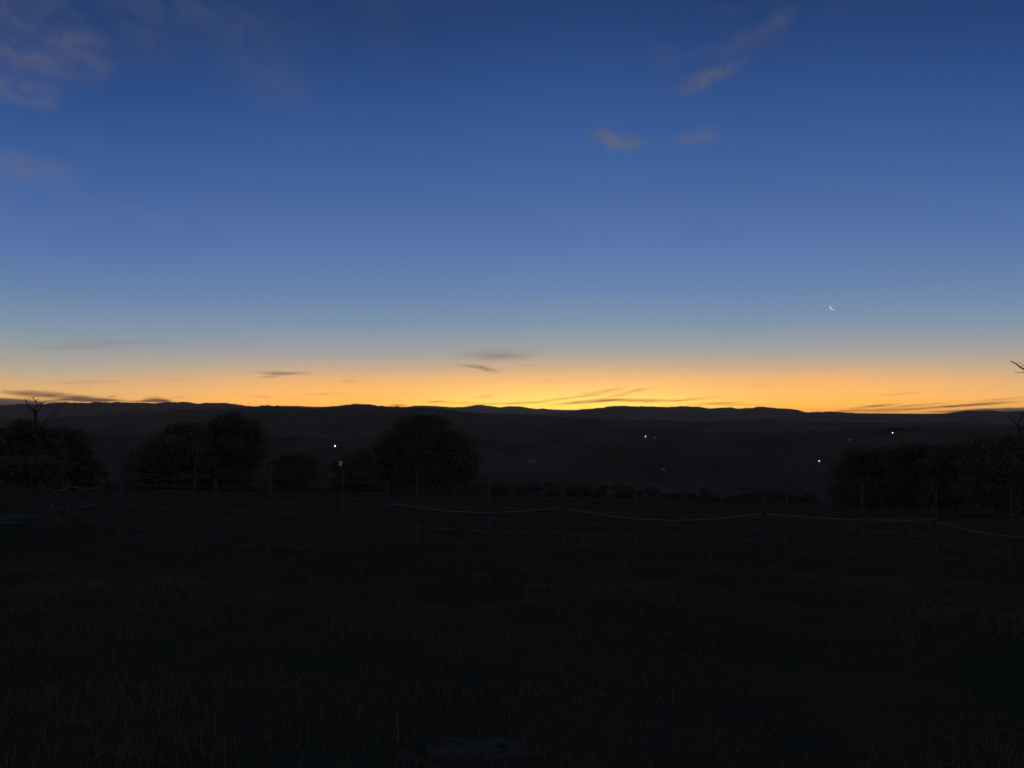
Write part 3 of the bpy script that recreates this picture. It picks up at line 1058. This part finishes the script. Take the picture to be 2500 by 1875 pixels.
# far farm lights on the valley side
LAMPS = [(818, 1089, 2.0, 'bright white farm light low on the left hand slope', 34), (1576, 1065.5, 1.5, 'brighter left light of the close pair right of centre', 32), (1598.5, 1068.8, 0.8, 'dimmer right light of the close pair right of centre', 9),
         (2179, 1056.5, 1.7, 'highest white farm light on the right hand slope', 24), (2000, 1125.6, 1.6, 'lowest white farm light at right above the clump of trees', 22), (2074, 1074, 0.8, 'faint single farm light left of the highest right hand light', 5), (2108, 1081, 0.6, 'faintest farm light just above the right hand clump', 2.5)]
for px, py, rad_px, lb, es in LAMPS:
    h = surface_hit(px, py)
    if h is None:
        continue
    d = ray(px, py).normalized()
    dist = (h - EYE).length
    p = EYE + d * (dist * 0.985)
    hit, gl, *_ = scene.ray_cast(DG, p, Vector((0, 0, -1)))
    gpos = gl if hit else p - Vector((0, 0, 8))
    s = dist / F
    root = empty('farm_light', gpos)
    tag(root, lb, 'light', 'far farm lights in the valley')
    m = MB()
    m.tube([gpos + Vector((0, 0, -1)), gpos.lerp(p, .5), p + Vector((0, 0.6, 0))], [0.16, 0.13, 0.10], 7)
    m.build('pole', MAT['steel'], root)
    m = MB()
    r_ = rad_px * s * 0.44
    m.tube([p + Vector((0, 0, -r_)), p + Vector((0, 0, -r_ * .8)), p, p + Vector((0, 0, r_ * .8)), p + Vector((0, 0, r_))], [r_ * .25, r_ * .6, r_, r_ * .6, r_ * .25], 9)
    mt = MAT['lamp'].copy()
    mt.node_tree.nodes['Principled BSDF'].inputs['Emission Strength'].default_value = es * 0.3
    mt.node_tree.nodes['Principled BSDF'].inputs['Emission Color'].default_value = (1.0, random.uniform(0.82, 0.97), random.uniform(0.6, 0.9), 1)
    m.build('lamp', mt, root, True)

# two pale far sheds
for px, py, wpx, lb in ((1297, 1128, 20, 'tiny pale roofed shed far off in the valley near the centre'), (1620, 1148, 10, 'tinier pale roofed shed in the valley right of centre')):
    h = surface_hit(px, py + 1)
    if h is None:
        continue
    s = (h - EYE).length / F
    w_, d_, hh = wpx * s, 6.0, 2.4
    root = empty('shed', h)
    tag(root, lb, 'shed', 'far sheds in the valley')
    m = MB()
    m.box(h + Vector((0, 0, hh / 2 - .6)), (w_, d_, hh + 1.2))
    m.build('wall', MAT['wall'], root)
    m = MB()
    for sy in (-1, 1):
        b0 = len(m.v)
        for x in (-w_ / 2 - .4, w_ / 2 + .4):
            m.v += [h + Vector((x, sy * (d_ / 2 + .4), hh - .05)), h + Vector((x, 0, hh + 1.3)), h + Vector((x, 0, hh + 1.45)), h + Vector((x, sy * (d_ / 2 + .4), hh + .1))]
        m.f += [tuple(b0 + i for i in q) for q in ((0, 1, 5, 4), (3, 7, 6, 2), (0, 4, 7, 3), (0, 3, 2, 1), (4, 5, 6, 7), (1, 2, 6, 5))]
    m.build('roof', MAT['roof'], root)

# ------------------------------------------------------------------ foreground: boulder, stick
def boulder(name, px, py, wpx, hpx, Yd, label, seed, tilt=0.0):
    s = Yd / F
    c = at(px, py, Yd)
    g = gpt(c.x, c.y)
    rx, rz = wpx * s / 2, hpx * s
    nu, nv = 40, 22
    th = np.linspace(0, 2 * math.pi, nu, endpoint=False)
    ph = np.linspace(0.02, math.pi - 0.02, nv)
    T, P = np.meshgrid(th, ph)
    dx, dy, dz = np.cos(T) * np.sin(P), np.sin(T) * np.sin(P), np.cos(P)
    ex = lambda a, e: np.sign(a) * np.abs(a) ** e
    n = 1 + 0.10 * vnoise(dx * 2 + 3, dy * 2 + dz * 2.3, 0.8, seed) + 0.05 * vnoise(dx * 5, dy * 5 + dz * 5, 0.9, seed + 1) + 0.02 * vnoise(dx * 14, dy * 14 + dz * 12, 1.0, seed + 2)
    x, y, z = ex(dx, .8) * rx * n, ex(dy, .8) * rx * 0.62 * n, ex(dz, .75) * rz * n
    z = z + x * tilt
    V = np.stack([x, y, z], -1).reshape(-1, 3)
    i, k = np.meshgrid(np.arange(nv - 1), np.arange(nu), indexing='ij')
    k2 = (k + 1) % nu
    Fc = np.stack([i * nu + k, (i + 1) * nu + k, (i + 1) * nu + k2, i * nu + k2], -1).reshape(-1, 4)
    o = link(name, mesh_np(name, V, Fc, True), MAT['rock'])
    o.location = (c.x, c.y, c.z - rz * 0.86)
    tag(o, label, 'rock')
    return o


boulder('boulder', 1225, 1838, 380, 70, 4.55, 'rounded granite boulder half sunk in grass at the bottom edge', 3, -0.13)
boulder('boulder', 985, 1838, 70, 14, 4.5, 'small stone left of the granite boulder at the bottom edge', 7, 0.0)

m = MB()
sp = [ground_hit(px, py + 6) + Vector((0, 0, 0.10)) for px, py in ((1168, 1682), (1195, 1671), (1225, 1658), (1255, 1648), (1280, 1641), (1302, 1637))]
m.tube(sp, [0.006, 0.009, 0.010, 0.011, 0.012, 0.008], 6)
m.tube([sp[3], sp[3] + Vector((0.05, 0.05, 0.05)), sp[3] + Vector((0.07, 0.10, 0.12))], [0.006, 0.005, 0.003], 5)
stick = m.build('stick', MAT['deadwood'], None, True, origin=sp[0])
tag(stick, 'thin fallen stick lying on the grass above the boulder', 'stick')


# ------------------------------------------------------------------ grass
def grass(name, n, y0, y1, hmin, hmax, wid, seed, label, mat='grass', half=0.95, tus=0.5, lean=1.0):
    g = np.random.default_rng(seed)
    y = np.sqrt(g.uniform(y0 ** 2, y1 ** 2, n))
    x = g.uniform(-half, half, n) * y
    # gather into tufts
    k = g.random(n) < tus
    nt = max(20, n // 60)
    ty = np.sqrt(g.uniform(y0 ** 2, y1 ** 2, nt))
    tx = g.uniform(-half, half, nt) * ty
    idx = g.integers(0, nt, n)
    x = np.where(k, tx[idx] + g.normal(size=n) * 0.09, x)
    y = np.where(k, ty[idx] + g.normal(size=n) * 0.09, y)
    patch = np.clip(0.5 + 0.5 * vnoise(x, y, 1.7, 8) + 0.35 * vnoise(x, y, 0.6, 9), 0.05, 1)
    h = (hmin + (hmax - hmin) * g.random(n) ** 1.6) * (0.45 + 0.9 * patch ** 2) * np.where(k, 1.6, 1.0)
    # kept low on the boulder
    a = g.uniform(0, 2 * math.pi, n)
    ln = g.uniform(0.1, 1.0, n) * lean * h
    dx, dy = np.cos(a), np.sin(a)
    z = gz(x, y) - 0.01
    w = wid * g.uniform(0.6, 1.3, n)
    px_, py_ = -dy * w, dx * w
    V = np.empty((n, 5, 3))
    V[:, 0] = np.stack([x - px_, y - py_, z], -1)
    V[:, 1] = np.stack([x + px_, y + py_, z], -1)
    mx, my, mz = x + dx * ln * 0.35, y + dy * ln * 0.35, z + h * 0.6
    V[:, 2] = np.stack([mx + px_ * 0.7, my + py_ * 0.7, mz], -1)
    V[:, 3] = np.stack([mx - px_ * 0.7, my - py_ * 0.7, mz], -1)
    V[:, 4] = np.stack([x + dx * ln, y + dy * ln, z + h * (1 - 0.25 * ln / h)], -1)
    b = np.arange(n)[:, None] * 5
    tris = np.concatenate([b + np.array([[0, 1, 2]]), b + np.array([[0, 2, 3]]), b + np.array([[3, 2, 4]])])
    o = link(name, mesh_np(name, V.reshape(-1, 3), tris), MAT[mat])
    tag(o, label, 'grass', kind='stuff')
    return o


grass('grass', 185000, 2.6, 13.0, 0.02, 0.07, 0.0032, 1, 'short tussocky pasture grass across the foreground')
grass('grass', 145000, 9.0, 70.0, 0.035, 0.11, 0.007, 2, 'pasture grass around and beyond the fence', half=0.95)

# a few tall pale stalks that catch the light
STALKS = [((1276, 1468), (1292, 1428)), ((1546, 1458), (1574, 1428)), ((1638, 1480), (1642, 1448)), ((519, 1806), (523, 1757)), ((968, 1821), (969, 1752)), ((867, 1756), (878, 1732)), ((213, 1868), (231, 1855)), ((1640, 1718), (1643, 1693))]
WHERE = ['tilted pale stalk just right of centre below the fence', 'bent pale stalk right of the tilted one below the fence', 'upright pale stalk farthest right below the fence', 'tall pale stalk standing left of the bottom centre',
         'tallest pale stalk left of the granite boulder', 'slanting pale stalk above and left of the tallest stalk', 'short pale stalk lying near the bottom left corner', 'upright pale stalk right of the fallen stick']
for i, ((xa, ya), (xb, yb)) in enumerate(STALKS):
    a = ground_hit(xa, ya + 6)
    b = at(xb, yb, a.y + 0.02)
    m = MB()
    m.tube([a + Vector((0, 0, -0.03)), a.lerp(b, .5) + Vector((0.01, 0, 0.01)), b], [0.0032, 0.0028, 0.0016], 5)
    m.tube([b, b + (b - a).normalized() * 0.05], [0.004, 0.001], 5)
    o = m.build('dry_stalk', MAT['straw'], None, True, origin=a)
    tag(o, WHERE[i], 'stalk', 'dry stalks in the paddock')


# ------------------------------------------------------------------ moon: the sunlit sliver, outside the haze
def moon(px, py):
    d = ray(px, py).normalized()
    dist = 42000.0
    c = EYE + d * dist
    r = dist * math.tan(R(0.225))
    # basis facing the camera
    right = d.cross(Vector((0, 0, 1))).normalized()
    up = right.cross(d)
    ang0 = R(218)     # the lit limb faces the sun, down and to the left
    n = 28
    m = MB()
    for i in range(n + 1):
        t = -math.pi / 2 * 0.93 + math.pi * 0.93 * i / n
        ct, st = math.cos(t), math.sin(t)
        for j, (k, dep) in enumerate(((1.0, 0.0), (0.965, -0.26), (0.925, -0.38))):
            # limb, middle, terminator
            a_, b_ = ct * k, st
            x = a_ * math.cos(ang0) - b_ * math.sin(ang0)
            y = a_ * math.sin(ang0) + b_ * math.cos(ang0)
            m.v.append(c + (right * x + up * y + d * dep * ct) * r)
    for i in range(n):
        for j in range(2):
            q = i * 3 + j
            m.f.append((q, q + 1, q + 4, q + 3))
    o = m.build('moon', MAT['moon'], None, True, origin=c)
    tag(o, 'thin crescent moon in the sky at right', 'moon')


moon(2035, 748)

# ------------------------------------------------------------------ haze: the air itself
hz = bpy.data.materials.new('haze_air')
hz.use_nodes = True
nt = hz.node_tree
nt.nodes.clear()
pv = nt.nodes.new('ShaderNodeVolumePrincipled')
pv.inputs['Color'].default_value = (0.93, 0.77, 0.56, 1)
pv.inputs['Density'].default_value = 4.5e-5
pv.inputs['Anisotropy'].default_value = 0.35
ou = nt.nodes.new('ShaderNodeOutputMaterial')
nt.links.new(pv.outputs[0], ou.inputs['Volume'])
m = MB()
zs = [v.co.z for o in COL.objects if o.type == 'MESH' and o.name.split('.')[0] in ('hills', 'ground') for v in o.data.vertices]
z_lo, z_hi = min(zs) - 1.0, max(zs) + 4.0
m.box((0, 0, (z_lo + z_hi) / 2), (38000, 38000, z_hi - z_lo))
hb = m.build('haze', hz, None, origin=(0, 0, (z_lo + z_hi) / 2))
tag(hb, 'thin evening haze filling the valley air', 'haze', kind='stuff')
